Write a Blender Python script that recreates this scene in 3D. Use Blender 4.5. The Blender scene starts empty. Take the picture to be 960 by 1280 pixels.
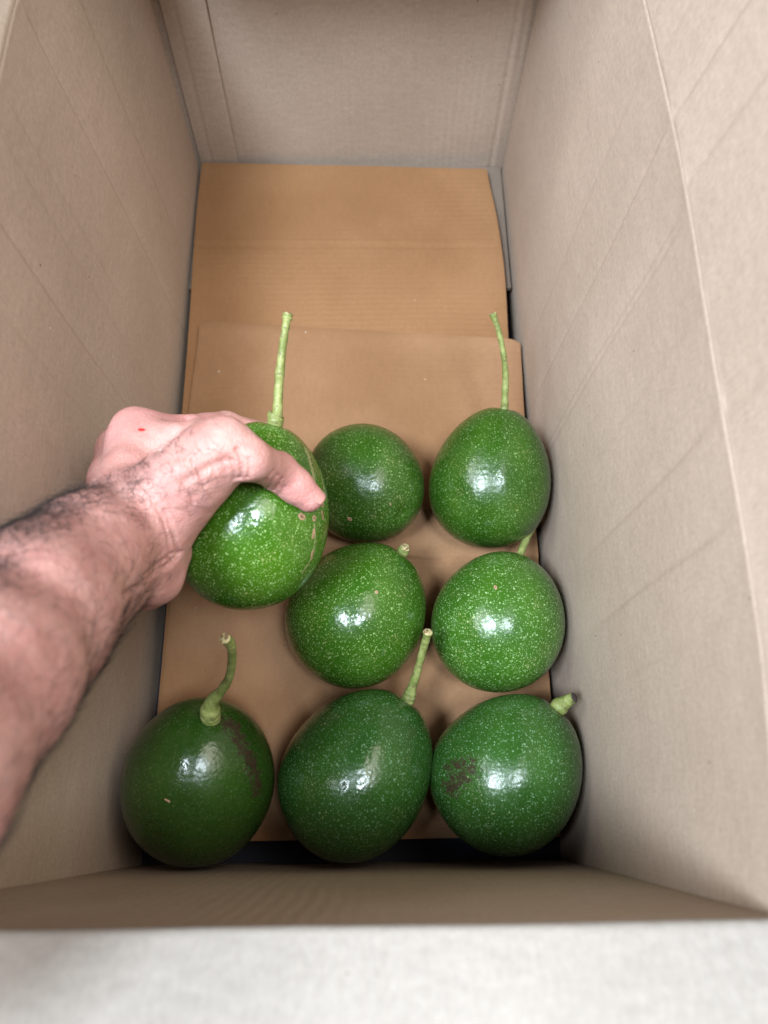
import bpy, bmesh, math, random
import numpy as np
from mathutils import Vector, Matrix, noise as mnoise

random.seed(7); rng = np.random.default_rng(7)
scene = bpy.context.scene
R = math.radians
# ---------------------------------------------------------------- camera, world, lamps, exposure
cam_d = bpy.data.cameras.new('camera'); cam = bpy.data.objects.new('camera', cam_d)
scene.collection.objects.link(cam); scene.camera = cam
cam_d.sensor_fit = 'VERTICAL'; cam_d.sensor_height = 36; cam_d.sensor_width = 36
cam_d.lens = 982.31 / 1280 * 36
cam.matrix_world = Matrix(((0.9999, 0.0075, -0.0132, 0.1883), (-0.0118, 0.9292, -0.3695, 0.0275),
                           (0.0095, 0.3696, 0.9292, 0.66), (0, 0, 0, 1)))
cam_d.clip_start = .02; cam_d.clip_end = 50
cam_d.dof.use_dof = True; cam_d.dof.focus_distance = .56; cam_d.dof.aperture_fstop = 6.0

world = bpy.data.worlds.new('World'); scene.world = world; world.use_nodes = True
wb = world.node_tree.nodes['Background']
wb.inputs[0].default_value = (.80, .90, 1.0, 1); wb.inputs[1].default_value = 0.09

def area(name, loc, target, sx, sy, power, col):
    d = bpy.data.lights.new(name, 'AREA'); d.shape = 'RECTANGLE'; d.size = sx; d.size_y = sy
    d.energy = power; d.color = col
    o = bpy.data.objects.new(name, d); scene.collection.objects.link(o)
    o.location = loc
    o.rotation_euler = (Vector(target) - Vector(loc)).to_track_quat('-Z', 'Y').to_euler()
    return o
area('window_light_left', (-.52, -.33, 2.1), (.17, .3, .08), .50, .42, 88, (.78, .89, 1.0))
area('window_light_right', (.50, -.33, 2.1), (.17, .3, .08), .26, .36, 30, (.78, .89, 1.0))
area('ceiling_light_left', (-1.75, .16, 2.3), (.17, .35, .1), 1.7, 1.2, 92, (.91, .95, 1.0))
area('bounce_fill_right', (1.3, .25, 2.5), (.17, .4, .1), 1.6, 1.2, 46, (1.0, .90, .79))  # unseen fill lamp added for the warm bounce from the right
vs = scene.view_settings
vs.view_transform = 'Standard'; vs.look = 'None'; vs.exposure = -0.16; vs.gamma = 1; vs.use_curve_mapping = False
scene.cycles.use_denoising = True
scene.cycles.max_bounces = 8; scene.cycles.diffuse_bounces = 5
scene.cycles.caustics_reflective = False; scene.cycles.caustics_refractive = False

# ---------------------------------------------------------------- constants measured for the place (metres, world space)
AV = {'held': {'c': [0.10978, 0.21534, 0.18421], 'R': 0.05029, 'L': 0.12272, 'a': [0.25186, 0.8798, 0.40313], 'u': [0.93668, -0.32634, 0.12699], 'w': [0.24329, 0.34562, -0.90629], 'k': 0.1}, 'B': {'c': [0.18145, 0.28963, 0.06188], 'R': 0.04911, 'L': 0.10429, 'a': [0.57642, -0.66481, 0.47515], 'u': [0.56413, -0.09693, -0.81998], 'w': [0.59119, 0.7407, 0.31916], 'k': 0.06}, 'C': {'c': [0.28569, 0.29367, 0.06626], 'R': 0.0494, 'L': 0.11809, 'a': [0.17349, 0.83969, 0.51461], 'u': [0.91501, -0.33068, 0.2311], 'w': [0.36422, 0.43078, -0.82569], 'k': 0.16}, 'D': {'c': [0.1758, 0.17981, 0.06534], 'R': 0.0525, 'L': 0.11496, 'a': [0.60446, 0.74988, 0.26891], 'u': [0.46308, -0.05608, -0.88454], 'w': [-0.64822, 0.65919, -0.38115], 'k': 0.1}, 'E': {'c': [0.28494, 0.17362, 0.06177], 'R': 0.05077, 'L': 0.10893, 'a': [0.35091, 0.93641, -0.00141], 'u': [-0.88555, 0.33136, -0.32558], 'w': [-0.30441, 0.11549, 0.94551], 'k': 0.06}, 'F': {'c': [0.0631, 0.05955, 0.06802], 'R': 0.05331, 'L': 0.12452, 'a': [0.23364, 0.60021, 0.76496], 'u': [0.94921, -0.31133, -0.04563], 'w': [0.21077, 0.73677, -0.64246], 'k': 0.08}, 'G': {'c': [0.17595, 0.0633, 0.06444], 'R': 0.05213, 'L': 0.12494, 'a': [0.57645, 0.7879, 0.21661], 'u': [0.38025, -0.02402, -0.92457], 'w': [-0.72327, 0.61533, -0.31344], 'k': 0.1}, 'H': {'c': [0.28317, 0.06236, 0.06537], 'R': 0.05208, 'L': 0.11549, 'a': [0.62463, 0.71118, 0.32259], 'u': [0.53027, -0.08301, -0.84376], 'w': [-0.57328, 0.6981, -0.42896], 'k': 0.1}}
STEMS = {'held': [[[0.12423, 0.2658, 0.20734], 0.0055], [[0.12551, 0.26968, 0.21017], 0.0055], [[0.12585, 0.27279, 0.21195], 0.0055], [[0.12697, 0.2754, 0.21354], 0.0032], [[0.12781, 0.28585, 0.21986], 0.0029], [[0.12929, 0.29613, 0.2272], 0.0031], [[0.13191, 0.31041, 0.23722], 0.0026], [[0.13436, 0.32081, 0.24462], 0.0024], [[0.13494, 0.32331, 0.24616], 0.0032], [[0.13552, 0.3258, 0.2477], 0.0032]], 'C': [[[0.29524, 0.33989, 0.09459], 0.0033], [[0.29597, 0.34409, 0.09698], 0.0033], [[0.29551, 0.34805, 0.10178], 0.003], [[0.29511, 0.36125, 0.11456], 0.0025], [[0.292, 0.37474, 0.12848], 0.0023], [[0.28736, 0.3878, 0.14007], 0.0021], [[0.28381, 0.39422, 0.1458], 0.0023], [[0.28244, 0.39712, 0.14801], 0.0032]], 'D': [[[0.20813, 0.21991, 0.07973], 0.0048], [[0.21038, 0.22352, 0.08104], 0.0048], [[0.21156, 0.22517, 0.08386], 0.0046], [[0.21273, 0.22622, 0.08645], 0.004]], 'E': [[[0.30265, 0.22088, 0.0617], 0.0034], [[0.30546, 0.22639, 0.05811], 0.0034], [[0.3099, 0.23671, 0.05582], 0.003], [[0.31611, 0.24847, 0.05198], 0.0028], [[0.32242, 0.25859, 0.04748], 0.003], [[0.32638, 0.26568, 0.0439], 0.0034]], 'F': [[[0.07671, 0.09452, 0.11259], 0.0068], [[0.07759, 0.09713, 0.11788], 0.0068], [[0.07867, 0.10043, 0.12459], 0.0066], [[0.08134, 0.10461, 0.13167], 0.0046], [[0.08862, 0.10883, 0.14422], 0.0032], [[0.09645, 0.114, 0.16145], 0.0028], [[0.10182, 0.12073, 0.18358], 0.0026], [[0.10395, 0.12586, 0.20071], 0.0027], [[0.10321, 0.12763, 0.20786], 0.0031], [[0.10213, 0.12805, 0.21232], 0.0034]], 'G': [[[0.20965, 0.10937, 0.0771], 0.0048], [[0.21282, 0.11198, 0.07884], 0.0048], [[0.21333, 0.11437, 0.08195], 0.0046], [[0.21497, 0.11871, 0.08693], 0.0035], [[0.21867, 0.129, 0.09968], 0.0027], [[0.22226, 0.14104, 0.11313], 0.0026], [[0.22423, 0.14721, 0.12099], 0.0029], [[0.22517, 0.15064, 0.1256], 0.0036]], 'H': [[[0.31674, 0.10058, 0.0827], 0.0064], [[0.31922, 0.1032, 0.08498], 0.0064], [[0.32106, 0.10503, 0.08789], 0.0062], [[0.32378, 0.10669, 0.09181], 0.0048], [[0.32646, 0.10833, 0.09573], 0.004], [[0.32879, 0.10906, 0.09821], 0.0034]]}
BLEM = {'F': [['scar', 0.0055, [[0.09016, 0.09202, 0.11122], [0.09707, 0.08158, 0.11024], [0.10244, 0.07146, 0.1067], [0.10645, 0.06149, 0.10123], [0.10827, 0.05151, 0.0954]]], ['scar', 0.003, [[0.08117, 0.09419, 0.1159], [0.08877, 0.09189, 0.11249], [0.09417, 0.08677, 0.11078]]], ['tan', 0.0006, [[0.05243, 0.0439, 0.11795], [0.05515, 0.04289, 0.11815]]]], 'H': [['scar', 0.007, [[0.25028, 0.06108, 0.1068], [0.2435, 0.05481, 0.10155], [0.23842, 0.05001, 0.09563]]], ['scar', 0.004, [[0.23791, 0.06298, 0.09516], [0.24799, 0.06483, 0.10473]]]], 'G': [['scar', 0.0011, [[0.1654, 0.04959, 0.11427], [0.16803, 0.0525, 0.11502]]]], 'B': [['tan', 0.0017, [[0.16946, 0.24993, 0.08772], [0.17007, 0.24943, 0.08727]]], ['tan', 0.001, [[0.20005, 0.25899, 0.09794], [0.20129, 0.25763, 0.09634]]]], 'E': [['tan', 0.0012, [[0.27632, 0.18757, 0.10938], [0.27674, 0.18622, 0.10987]]]], 'D': [['tan', 0.0011, [[0.18953, 0.1826, 0.11479], [0.1901, 0.18204, 0.11465]]]], 'held': [['cork', 0.0018, [[0.14535, 0.24936, 0.21042], [0.14923, 0.23871, 0.21154], [0.15192, 0.22796, 0.21093]]], ['cork', 0.0012, [[0.15439, 0.2392, 0.19833], [0.15717, 0.22682, 0.19834]]], ['tan', 0.0017, [[0.15174, 0.20374, 0.20841], [0.15173, 0.20283, 0.20801]]], ['tan', 0.0019, [[0.14423, 0.20135, 0.21736], [0.14555, 0.20092, 0.21576]]], ['tan', 0.0016, [[0.15568, 0.21665, 0.20422], [0.15656, 0.21444, 0.20165]]], ['tan', 0.0012, [[0.15613, 0.21009, 0.20168], [0.15653, 0.20678, 0.19911]]], ['tan', 0.0011, [[0.15162, 0.19716, 0.20489], [0.15061, 0.19253, 0.20322]]], ['tan', 0.0012, [[0.15023, 0.18559, 0.19606], [0.14958, 0.18286, 0.19326]]], ['cork', 0.001, [[0.15169, 0.20017, 0.20668], [0.15177, 0.19014, 0.19808], [0.14904, 0.18157, 0.19241], [0.14365, 0.17368, 0.19108]]]]}
HAND = {'arm': [[[[0.05664, 0.17492, 0.25933], 0.021], [[0.04721, 0.15184, 0.28553], 0.0245], [[0.04291, 0.1144, 0.32655], 0.0295], [[0.03812, 0.07889, 0.36617], 0.035], [[0.03407, 0.03952, 0.40966], 0.04], [[0.02492, -0.00617, 0.45055], 0.042]], [[[0.04885, 0.18886, 0.25723], 0.0185], [[0.03977, 0.16109, 0.28588], 0.0195], [[0.03783, 0.11757, 0.3385], 0.0245]], [[[0.05802, 0.15954, 0.24785], 0.014], [[0.04483, 0.12492, 0.28233], 0.0175], [[0.03825, 0.08635, 0.32609], 0.0225]]], 'palm': [[[[0.05226, 0.18376, 0.25202], 0.0185], [[0.04851, 0.21458, 0.2427], 0.017], [[0.04507, 0.25067, 0.23224], 0.0133]], [[[0.04297, 0.18707, 0.23706], 0.018], [[0.02779, 0.22909, 0.2105], 0.015], [[0.02398, 0.25561, 0.19947], 0.013]], [[[0.04057, 0.17755, 0.22248], 0.017], [[0.02169, 0.21616, 0.18913], 0.0145], [[0.01522, 0.24453, 0.17341], 0.012]], [[[0.04596, 0.1672, 0.21629], 0.016], [[0.02456, 0.19868, 0.17684], 0.014], [[0.01505, 0.22407, 0.15451], 0.0112]], [[[0.06039, 0.18188, 0.25677], 0.019], [[0.08369, 0.20275, 0.27078], 0.0185], [[0.10823, 0.21769, 0.27814], 0.0138]], [[[0.06267, 0.17401, 0.24614], 0.019], [[0.07906, 0.19694, 0.25441], 0.0175], [[0.10103, 0.21653, 0.26467], 0.015]], [[[0.05713, 0.16831, 0.23518], 0.018], [[0.05602, 0.16286, 0.21901], 0.0165]], [[[0.04493, 0.24075, 0.23152], 0.012], [[0.08181, 0.23889, 0.2453], 0.0115], [[0.10089, 0.22482, 0.26688], 0.011]]], 'fingers': [[[[0.10823, 0.21769, 0.27814], 0.0138], [[0.12242, 0.21151, 0.27589], 0.0104], [[0.13204, 0.21992, 0.24303], 0.0112], [[0.14175, 0.21395, 0.23456], 0.0099], [[0.14969, 0.20906, 0.22763], 0.0086]], [[[0.04507, 0.25067, 0.23224], 0.0133], [[0.07243, 0.2573, 0.2202], 0.0105], [[0.08969, 0.27683, 0.19051], 0.01], [[0.1191, 0.27759, 0.17264], 0.0088], [[0.13989, 0.26197, 0.16015], 0.0078]], [[[0.02398, 0.25561, 0.19947], 0.013], [[0.07236, 0.25825, 0.15968], 0.0118], [[0.09993, 0.26182, 0.14758], 0.0102], [[0.12727, 0.2552, 0.14364], 0.0092], [[0.14663, 0.24427, 0.14835], 0.0082]], [[[0.01522, 0.24453, 0.17341], 0.012], [[0.06592, 0.24107, 0.14875], 0.0112], [[0.09068, 0.24186, 0.1333], 0.0098], [[0.12212, 0.23924, 0.1317], 0.0088], [[0.14094, 0.23342, 0.13812], 0.0078]], [[[0.01505, 0.22407, 0.15451], 0.0112], [[0.06607, 0.22193, 0.13863], 0.0098], [[0.08804, 0.22067, 0.12586], 0.0086], [[0.1104, 0.21791, 0.12277], 0.0078], [[0.12671, 0.21756, 0.12669], 0.007]], [[[0.0735, 0.17373, 0.23003], 0.009], [[0.06576, 0.15752, 0.23317], 0.0128], [[0.06325, 0.1547, 0.23954], 0.0125]]], 'avocado': [[0.10978, 0.21534, 0.18421], 0.05029, 0.12272, [0.25186, 0.8798, 0.40313], 0.1, [0.93668, -0.32634, 0.12699], [0.24329, 0.34562, -0.90629]]}
GROOVES = [[0.0009, 0.001, [[0.11691, 0.20007, 0.27514], [0.1194, 0.20269, 0.28368], [0.11937, 0.20684, 0.28764], [0.1175, 0.21028, 0.29013]]], [0.0007, 0.0008, [[0.12096, 0.19993, 0.27644], [0.1231, 0.20247, 0.28308], [0.12258, 0.2064, 0.28658]]], [0.0006, 0.0007, [[0.11388, 0.19978, 0.27481], [0.11549, 0.20182, 0.28261], [0.11443, 0.20513, 0.28742]]], [0.0006, 0.0007, [[0.12445, 0.20849, 0.24836], [0.12991, 0.20412, 0.26801], [0.13332, 0.20725, 0.26843]]], [0.0005, 0.0006, [[0.12679, 0.2088, 0.24185], [0.1315, 0.20566, 0.2602], [0.13509, 0.20846, 0.2615]]], [0.0005, 0.0006, [[0.13063, 0.20742, 0.24263], [0.13496, 0.20809, 0.25246], [0.13655, 0.20941, 0.25502]]], [0.0005, 0.0006, [[0.13399, 0.20629, 0.23934], [0.13743, 0.20835, 0.24616]]], [0.0006, 0.0009, [[0.07941, 0.17966, 0.27973], [0.08192, 0.1735, 0.27244], [0.08312, 0.16789, 0.26304], [0.08319, 0.16439, 0.25472]]], [0.0005, 0.0008, [[0.07619, 0.18212, 0.28257], [0.07941, 0.17436, 0.27615], [0.08042, 0.16647, 0.26717], [0.07977, 0.16037, 0.25875]]], [0.001, 0.0014, [[0.08378, 0.16516, 0.25379], [0.07809, 0.15714, 0.25767], [0.07437, 0.14658, 0.27199], [0.07297, 0.13352, 0.29387], [0.07511, 0.12391, 0.31429]]], [0.0006, 0.001, [[0.08273, 0.16495, 0.25847], [0.07598, 0.15591, 0.26569], [0.07494, 0.1419, 0.28733]]], [-0.0007, 0.0022, [[0.0564, 0.16707, 0.31186], [0.06741, 0.16893, 0.29843], [0.07612, 0.16771, 0.27864], [0.07988, 0.16318, 0.26374]]], [-0.001, 0.0026, [[0.06872, 0.19, 0.28531], [0.08465, 0.19817, 0.29104], [0.09845, 0.20776, 0.29177], [0.11076, 0.21621, 0.29414]]], [-0.0008, 0.0022, [[0.05899, 0.16834, 0.30862], [0.05111, 0.19821, 0.27938], [0.04446, 0.22803, 0.25722], [0.04425, 0.24667, 0.25106]]], [0.0012, 0.004, [[0.07396, 0.21378, 0.28556], [0.07306, 0.23582, 0.25652], [0.0805, 0.24287, 0.25966], [0.07456, 0.26338, 0.22979]]], [0.0006, 0.002, [[0.09246, 0.19415, 0.28779], [0.10308, 0.20097, 0.28763], [0.11245, 0.20529, 0.28808]]], [-0.0006, 0.0016, [[0.04844, 0.12522, 0.3665], [0.0585, 0.12545, 0.36044], [0.06417, 0.13595, 0.34424], [0.06541, 0.15659, 0.31263]]], [-0.0006, 0.0016, [[0.06816, 0.08772, 0.39245], [0.07031, 0.10074, 0.37408], [0.07105, 0.11897, 0.34827], [0.07226, 0.13778, 0.31597]]], [-0.0005, 0.0014, [[0.07531, 0.07272, 0.38413], [0.07526, 0.09379, 0.36463], [0.07369, 0.11126, 0.3455]]], [0.0004, 0.0006, [[0.09837, 0.21029, 0.29227], [0.10331, 0.20444, 0.29001], [0.10599, 0.19985, 0.28504]]], [0.0004, 0.0006, [[0.10335, 0.21337, 0.29343], [0.109, 0.20661, 0.29019], [0.11144, 0.20148, 0.28341]]], [0.0004, 0.0006, [[0.09444, 0.20404, 0.29097], [0.09827, 0.19794, 0.28734], [0.09989, 0.19249, 0.28111]]], [0.0004, 0.0006, [[0.08862, 0.19371, 0.28885], [0.09314, 0.18924, 0.2835], [0.09374, 0.18512, 0.27709]]]]
HAIRREF = {'forearm': [[0.05751, 0.17491, 0.25934], [0.04107, 0.07803, 0.36587]], 'dors': [-0.61786, 0.58396, 0.49249], 'vent': [0.79558, -0.54836, -0.20675], 'hb': [0.06677, 0.19567, 0.28482], 'hb2': [0.08742, 0.19948, 0.2911], 'scratch': [0.05407, 0.24198, 0.25287]}


# ---------------------------------------------------------------- helpers
def link(o, parent=None):
    scene.collection.objects.link(o)
    if parent: o.parent = parent
    return o
def mesh_obj(name, verts, faces, mat, parent=None, smooth=True, uvs=None, mats=None):
    me = bpy.data.meshes.new(name)
    me.from_pydata([tuple(map(float, v)) for v in verts] if not isinstance(verts, np.ndarray) else verts.tolist(), [], [tuple(map(int, f)) for f in faces] if not isinstance(faces, np.ndarray) else faces.tolist())
    if smooth: me.shade_smooth()
    if mat: me.materials.append(mat)
    o = bpy.data.objects.new(name, me)
    if uvs is not None:
        uv = me.uv_layers.new(name='UVMap')
        li = np.empty(len(me.loops), dtype=np.int32); me.loops.foreach_get('vertex_index', li)
        uv.data.foreach_set('uv', np.asarray(uvs, dtype=np.float32)[li].ravel())
    return link(o, parent)
def empty(name, loc=(0, 0, 0)):
    o = bpy.data.objects.new(name, None); o.location = loc; o.empty_display_size = .02
    return link(o)
def attr(o, name, vals):
    a = o.data.attributes.new(name, 'FLOAT', 'POINT'); a.data.foreach_set('value', np.asarray(vals, dtype=np.float32))
def tag(o, label=None, cat=None, group=None, kind=None):
    if label: o['label'] = label
    if cat: o['category'] = cat
    if group: o['group'] = group
    if kind: o['kind'] = kind
    return o
class NT:
    def __init__(s, name):
        s.m = bpy.data.materials.new(name); s.m.use_nodes = True; s.t = s.m.node_tree
        s.b = s.t.nodes['Principled BSDF']
    def n(s, typ, **kw):
        x = s.t.nodes.new(typ)
        for k, v in kw.items():
            if k.startswith('i_'): 
                key = k[2:].replace('_', ' ')
                x.inputs[int(key) if key.isdigit() else key].default_value = v
            else: setattr(x, k, v)
        return x
    def l(s, a, b): s.t.links.new(a, b)
    def val(s, sock, v):
        if isinstance(v, (int, float)): sock.default_value = v
        else: s.l(v, sock)
    def math(s, op, a, b=0.0, c=None, clamp=False):
        x = s.n('ShaderNodeMath', operation=op, use_clamp=clamp)
        s.val(x.inputs[0], a); s.val(x.inputs[1], b)
        if c is not None: s.val(x.inputs[2], c)
        return x.outputs[0]
    def mix(s, f, a, b, bt='MIX'):
        x = s.n('ShaderNodeMix', data_type='RGBA', blend_type=bt); x.clamp_factor = True
        s.val(x.inputs[0], f)
        for sk, v in ((x.inputs[6], a), (x.inputs[7], b)):
            if isinstance(v, tuple): sk.default_value = v if len(v) == 4 else (*v, 1)
            else: s.l(v, sk)
        return x.outputs[2]
    def ramp(s, v, lo, hi, a=0.0, b=1.0, smooth=True):
        x = s.n('ShaderNodeMapRange', interpolation_type='SMOOTHSTEP' if smooth else 'LINEAR')
        s.val(x.inputs[0], v); x.inputs[1].default_value = lo; x.inputs[2].default_value = hi
        x.inputs[3].default_value = a; x.inputs[4].default_value = b
        return x.outputs[0]
    def noise(s, vec, scale, detail=3, rough=.5, dist=0.0):
        x = s.n('ShaderNodeTexNoise'); s.l(vec, x.inputs['Vector'])
        x.inputs['Scale'].default_value = scale; x.inputs['Detail'].default_value = detail
        x.inputs['Roughness'].default_value = rough; x.inputs['Distortion'].default_value = dist
        return x.outputs[0]
    def scaled(s, vec, sc):
        x = s.n('ShaderNodeMapping'); s.l(vec, x.inputs[0]); x.inputs['Scale'].default_value = sc
        return x.outputs[0]
    def attr(s, name):
        return s.n('ShaderNodeAttribute', attribute_name=name).outputs['Fac']

# ---------------------------------------------------------------- cardboard
def cardboard(name, col, col2, flute=.0075, flute_amt=.25, fibre=.09, bump=.55, spots=1.0):
    N = NT(name)
    uv = N.n('ShaderNodeUVMap', uv_map='UVMap').outputs[0]
    sep = N.n('ShaderNodeSeparateXYZ'); N.l(uv, sep.inputs[0]); u = sep.outputs[0]
    big = N.noise(uv, 7, 4, .55)
    fib = N.noise(N.scaled(uv, (1, .45, 1)), 480, 3, .75)          # pulp mottling about a millimetre across
    fib2 = N.noise(N.scaled(uv, (.35, 1, 1)), 250, 3, .65, .6)
    c = N.mix(N.ramp(big, .3, .7), col, col2)
    f = N.math('ADD', N.math('MULTIPLY', N.math('SUBTRACT', fib, .5), 2.6 * fibre * 2), N.math('MULTIPLY', N.math('SUBTRACT', fib2, .5), 1.6 * fibre * 2))
    g = N.math('ADD', 1.0, f)
    sc = N.n('ShaderNodeVectorMath', operation='SCALE'); N.l(c, sc.inputs[0]); N.l(g, sc.inputs['Scale']); c = sc.outputs[0]
    vo = N.n('ShaderNodeTexVoronoi', feature='F1'); N.l(uv, vo.inputs['Vector']); vo.inputs['Scale'].default_value = 95
    pick = N.n('ShaderNodeSeparateColor'); N.l(vo.outputs['Color'], pick.inputs[0])
    dot = N.math('LESS_THAN', vo.outputs['Distance'], N.math('MULTIPLY', pick.outputs[1], .085))
    dark = N.math('MULTIPLY', dot, N.math('GREATER_THAN', pick.outputs[0], .90))
    lite = N.math('MULTIPLY', dot, N.math('LESS_THAN', pick.outputs[0], .08))
    c = N.mix(N.math('MULTIPLY', dark, .75 * spots), c, (.09, .065, .045))
    c = N.mix(N.math('MULTIPLY', lite, .5 * spots), c, (.85, .78, .66))
    N.l(c, N.b.inputs['Base Color']); N.b.inputs['Roughness'].default_value = .82
    N.b.inputs['Specular IOR Level'].default_value = .25
    wob = N.math('MULTIPLY', N.math('SUBTRACT', N.noise(uv, 9, 2), .5), .006)
    wave = N.math('SINE', N.math('MULTIPLY', N.math('ADD', u, wob), 2 * math.pi / flute))
    amt = N.ramp(N.noise(N.scaled(uv, (1, .4, 1)), 11, 2), .35, .7)
    h = N.math('ADD', N.math('MULTIPLY', N.math('MULTIPLY', wave, amt), flute_amt * .0002),
               N.math('MULTIPLY', fib, bump * .00022))
    h = N.math('ADD', h, N.math('MULTIPLY', N.noise(uv, 60, 3), bump * .0006))
    bp = N.n('ShaderNodeBump'); bp.inputs['Distance'].default_value = 1.0; bp.inputs['Strength'].default_value = 1.0
    N.l(h, bp.inputs['Height']); N.l(bp.outputs[0], N.b.inputs['Normal'])
    return N.m
M_WALL = cardboard('grey_brown_kraft', (0.4, 0.312, 0.244), (0.445, 0.352, 0.28), flute_amt=.22)
M_END = cardboard('grey_brown_kraft_end', (0.4, 0.312, 0.244), (0.445, 0.352, 0.28), flute_amt=.45)
M_SHADED = cardboard('shaded_kraft', tuple(x * .42 for x in (0.4, 0.312, 0.244)), tuple(x * .48 for x in (0.445, 0.352, 0.28)), flute_amt=.22)  # wall kraft darkened: far corner shade put into the bottom flap's colour
M_LINER = cardboard('orange_kraft', (0.25, 0.126, 0.054), (0.3, 0.158, 0.073), flute=.0062, flute_amt=.5, fibre=.06, bump=.4)

def slab(name, P, th, mat, parent, uv=None):
    """closed sheet: P is an (nu, nv, 3) grid of the face we look at; thickness goes behind it"""
    nu, nv = P.shape[:2]
    du = np.gradient(P, axis=0); dv = np.gradient(P, axis=1)
    n = np.cross(du, dv); n /= np.linalg.norm(n, axis=-1, keepdims=True)
    B = P - n * th
    V = np.concatenate([P.reshape(-1, 3), B.reshape(-1, 3)])
    i = np.arange(nu * nv).reshape(nu, nv); o = nu * nv
    F = np.stack([i[:-1, :-1], i[1:, :-1], i[1:, 1:], i[:-1, 1:]], -1).reshape(-1, 4)
    Bk = (F + o)[:, ::-1]
    rim = []
    loop = list(i[:, 0]) + list(i[-1, 1:]) + list(i[-2::-1, -1]) + list(i[0, -2:0:-1])
    for a, b in zip(loop, loop[1:] + loop[:1]): rim.append((a, a + o, b + o, b))
    F = np.concatenate([F, Bk, np.array(rim)])
    if uv is None:
        su = np.concatenate([[0], np.cumsum(np.linalg.norm(np.diff(P[:, nv // 2], axis=0), axis=-1))])
        sv = np.concatenate([[0], np.cumsum(np.linalg.norm(np.diff(P[nu // 2], axis=0), axis=-1))])
        uv = np.stack(np.meshgrid(su, sv, indexing='ij'), -1)
    uv = uv.reshape(-1, 2)
    ob = mesh_obj(name, V, F, mat, parent, True, np.concatenate([uv, uv + 3.7]))
    ob.data.set_sharp_from_angle(angle=R(50))
    return ob
def nz(a, b, s, seed=0.0):
    """smooth 2-D noise on arrays by summed sines"""
    r = 0
    rs = np.random.default_rng(int(seed * 100) + 3)
    for k in range(7):
        t = rs.uniform(0, 2 * np.pi); f = s * rs.uniform(.5, 1.6); p = rs.uniform(0, 6.28)
        r = r + np.sin((a * np.cos(t) + b * np.sin(t)) * f + p)
    return r / 7

# ---------------------------------------------------------------- setting
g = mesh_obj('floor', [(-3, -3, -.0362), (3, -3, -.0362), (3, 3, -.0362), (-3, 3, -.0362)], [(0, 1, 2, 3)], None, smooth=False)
Nf = NT('shaded_floor'); tc = Nf.n('ShaderNodeTexCoord').outputs['Object']  # shadow in the near floor gap put into a navy near-black colour
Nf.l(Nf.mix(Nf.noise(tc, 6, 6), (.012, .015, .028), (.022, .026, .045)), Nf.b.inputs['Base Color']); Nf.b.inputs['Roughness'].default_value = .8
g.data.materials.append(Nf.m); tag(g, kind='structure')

# ---------------------------------------------------------------- the box
H = .34
box = empty('cardboard_box', (.168, .35, -.04))
box_inv = Matrix.Translation((-.168, -.35, .04))
tag(box, 'large open cardboard box with upright flaps, holding the avocados', 'box')
def inbox(o):
    o.matrix_parent_inverse = box_inv; return o
def ip(x, xs, ys):                                             # smooth interpolation
    xs = np.array(xs, float); ys = np.array(ys, float)
    y = np.interp(x, xs, ys)
    for d in (.012, .024): y = y * .5 + .25 * (np.interp(x - d, xs, ys) + np.interp(x + d, xs, ys))
    return y
def crease(t, pos, depth, w, w2=None):
    """a crushed flute line: groove with a small lip on one side"""
    d = t - pos
    return depth * np.exp(-(d / w) ** 2) - depth * .45 * np.exp(-((d - 2.2 * w) / (1.6 * w)) ** 2)
def scored(t, pos, depth, w):
    """a crushed flute: the board steps back sharply and recovers over a centimetre"""
    d = t - pos
    return depth * 1.25 / (1 + np.exp(-np.clip(d / (w * .35), -30, 30))) * np.exp(-np.maximum(d, 0) / (4.5 * w))
ys = np.concatenate([np.linspace(-.0065, .003, 7)[:-1], np.arange(.003, .694, .0016), np.linspace(.6945, .7045, 12)])
zs = np.concatenate([np.linspace(-.036, H - .008, 146)[:-1], np.linspace(H - .008, H, 12)])
Y, Z = np.meshgrid(ys, zs, indexing='ij')
def top_right(y): return ip(y, [-.01, 0, .074, .13, .2, .33, .385, .48, .60, .71], [.3350, .3362, .3468, .3492, .3502, .3540, .3540, .3515, .345, .3375])
def top_left(y): return ip(y, [-.01, 0, .15, .3, .42, .48, .6, .71], [.001, 0, -.010, -.016, -.0188, -.019, -.012, -.002])
def fade(z, a, b): return np.clip((z - a) / (b - a), 0, 1)
CR_R = [(.3860, .0010, .0015, .03), (.3300, .0005, .0014, .0), (.3225, .0006, .0012, .0), (.2030, .0009, .0018, .10), (.1520, .0009, .0020, .10), (.262, .0003, .0025, .1), (.11, .0003, .003, .1), (.445, .0003, .0025, .0)]
CR_L = [(.4850, .0012, .0018, .0), (.3370, .0009, .0020, .0), (.412, .0004, .0020, .1), (.385, .0003, .0022, .0), (.29, .0004, .0022, .1), (.245, .0003, .0022, .1), (.56, .0004, .0025, .0)]
def curl(Z): return .0007 * np.clip((Z - (H - .0025)) / .0025, 0, 1) ** 2
def right_x(Y, Z):
    bot = .3385 + (.3325 - .3385) * np.clip(Y / .70, 0, 1)
    t = np.clip((Z + .004) / H, 0, 1)
    ft = 1 - np.clip((Z - H + .040) / .036, 0, 1) ** 2
    x = bot + (top_right(Y) - bot) * t ** 1.25
    for p, d, w, z0 in CR_R:
        x = x + 1.8 * ft * scored(Y + .0012 * np.sin(Z * 23 + p * 40), p, d, w) * (fade(Z, z0, z0 + .08) * .8 + .2 * (z0 < .06))
    x = x + curl(Z) + .0007 * nz(Y, Z, 22, 1) + .00012 * nz(Y, Z, 160, 2)
    x = x + .006 * (np.exp(-((Y - .7005) / .0028) ** 2) + 0*np.exp(-((Y + .0055) / .0025) ** 2))
    return x
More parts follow.
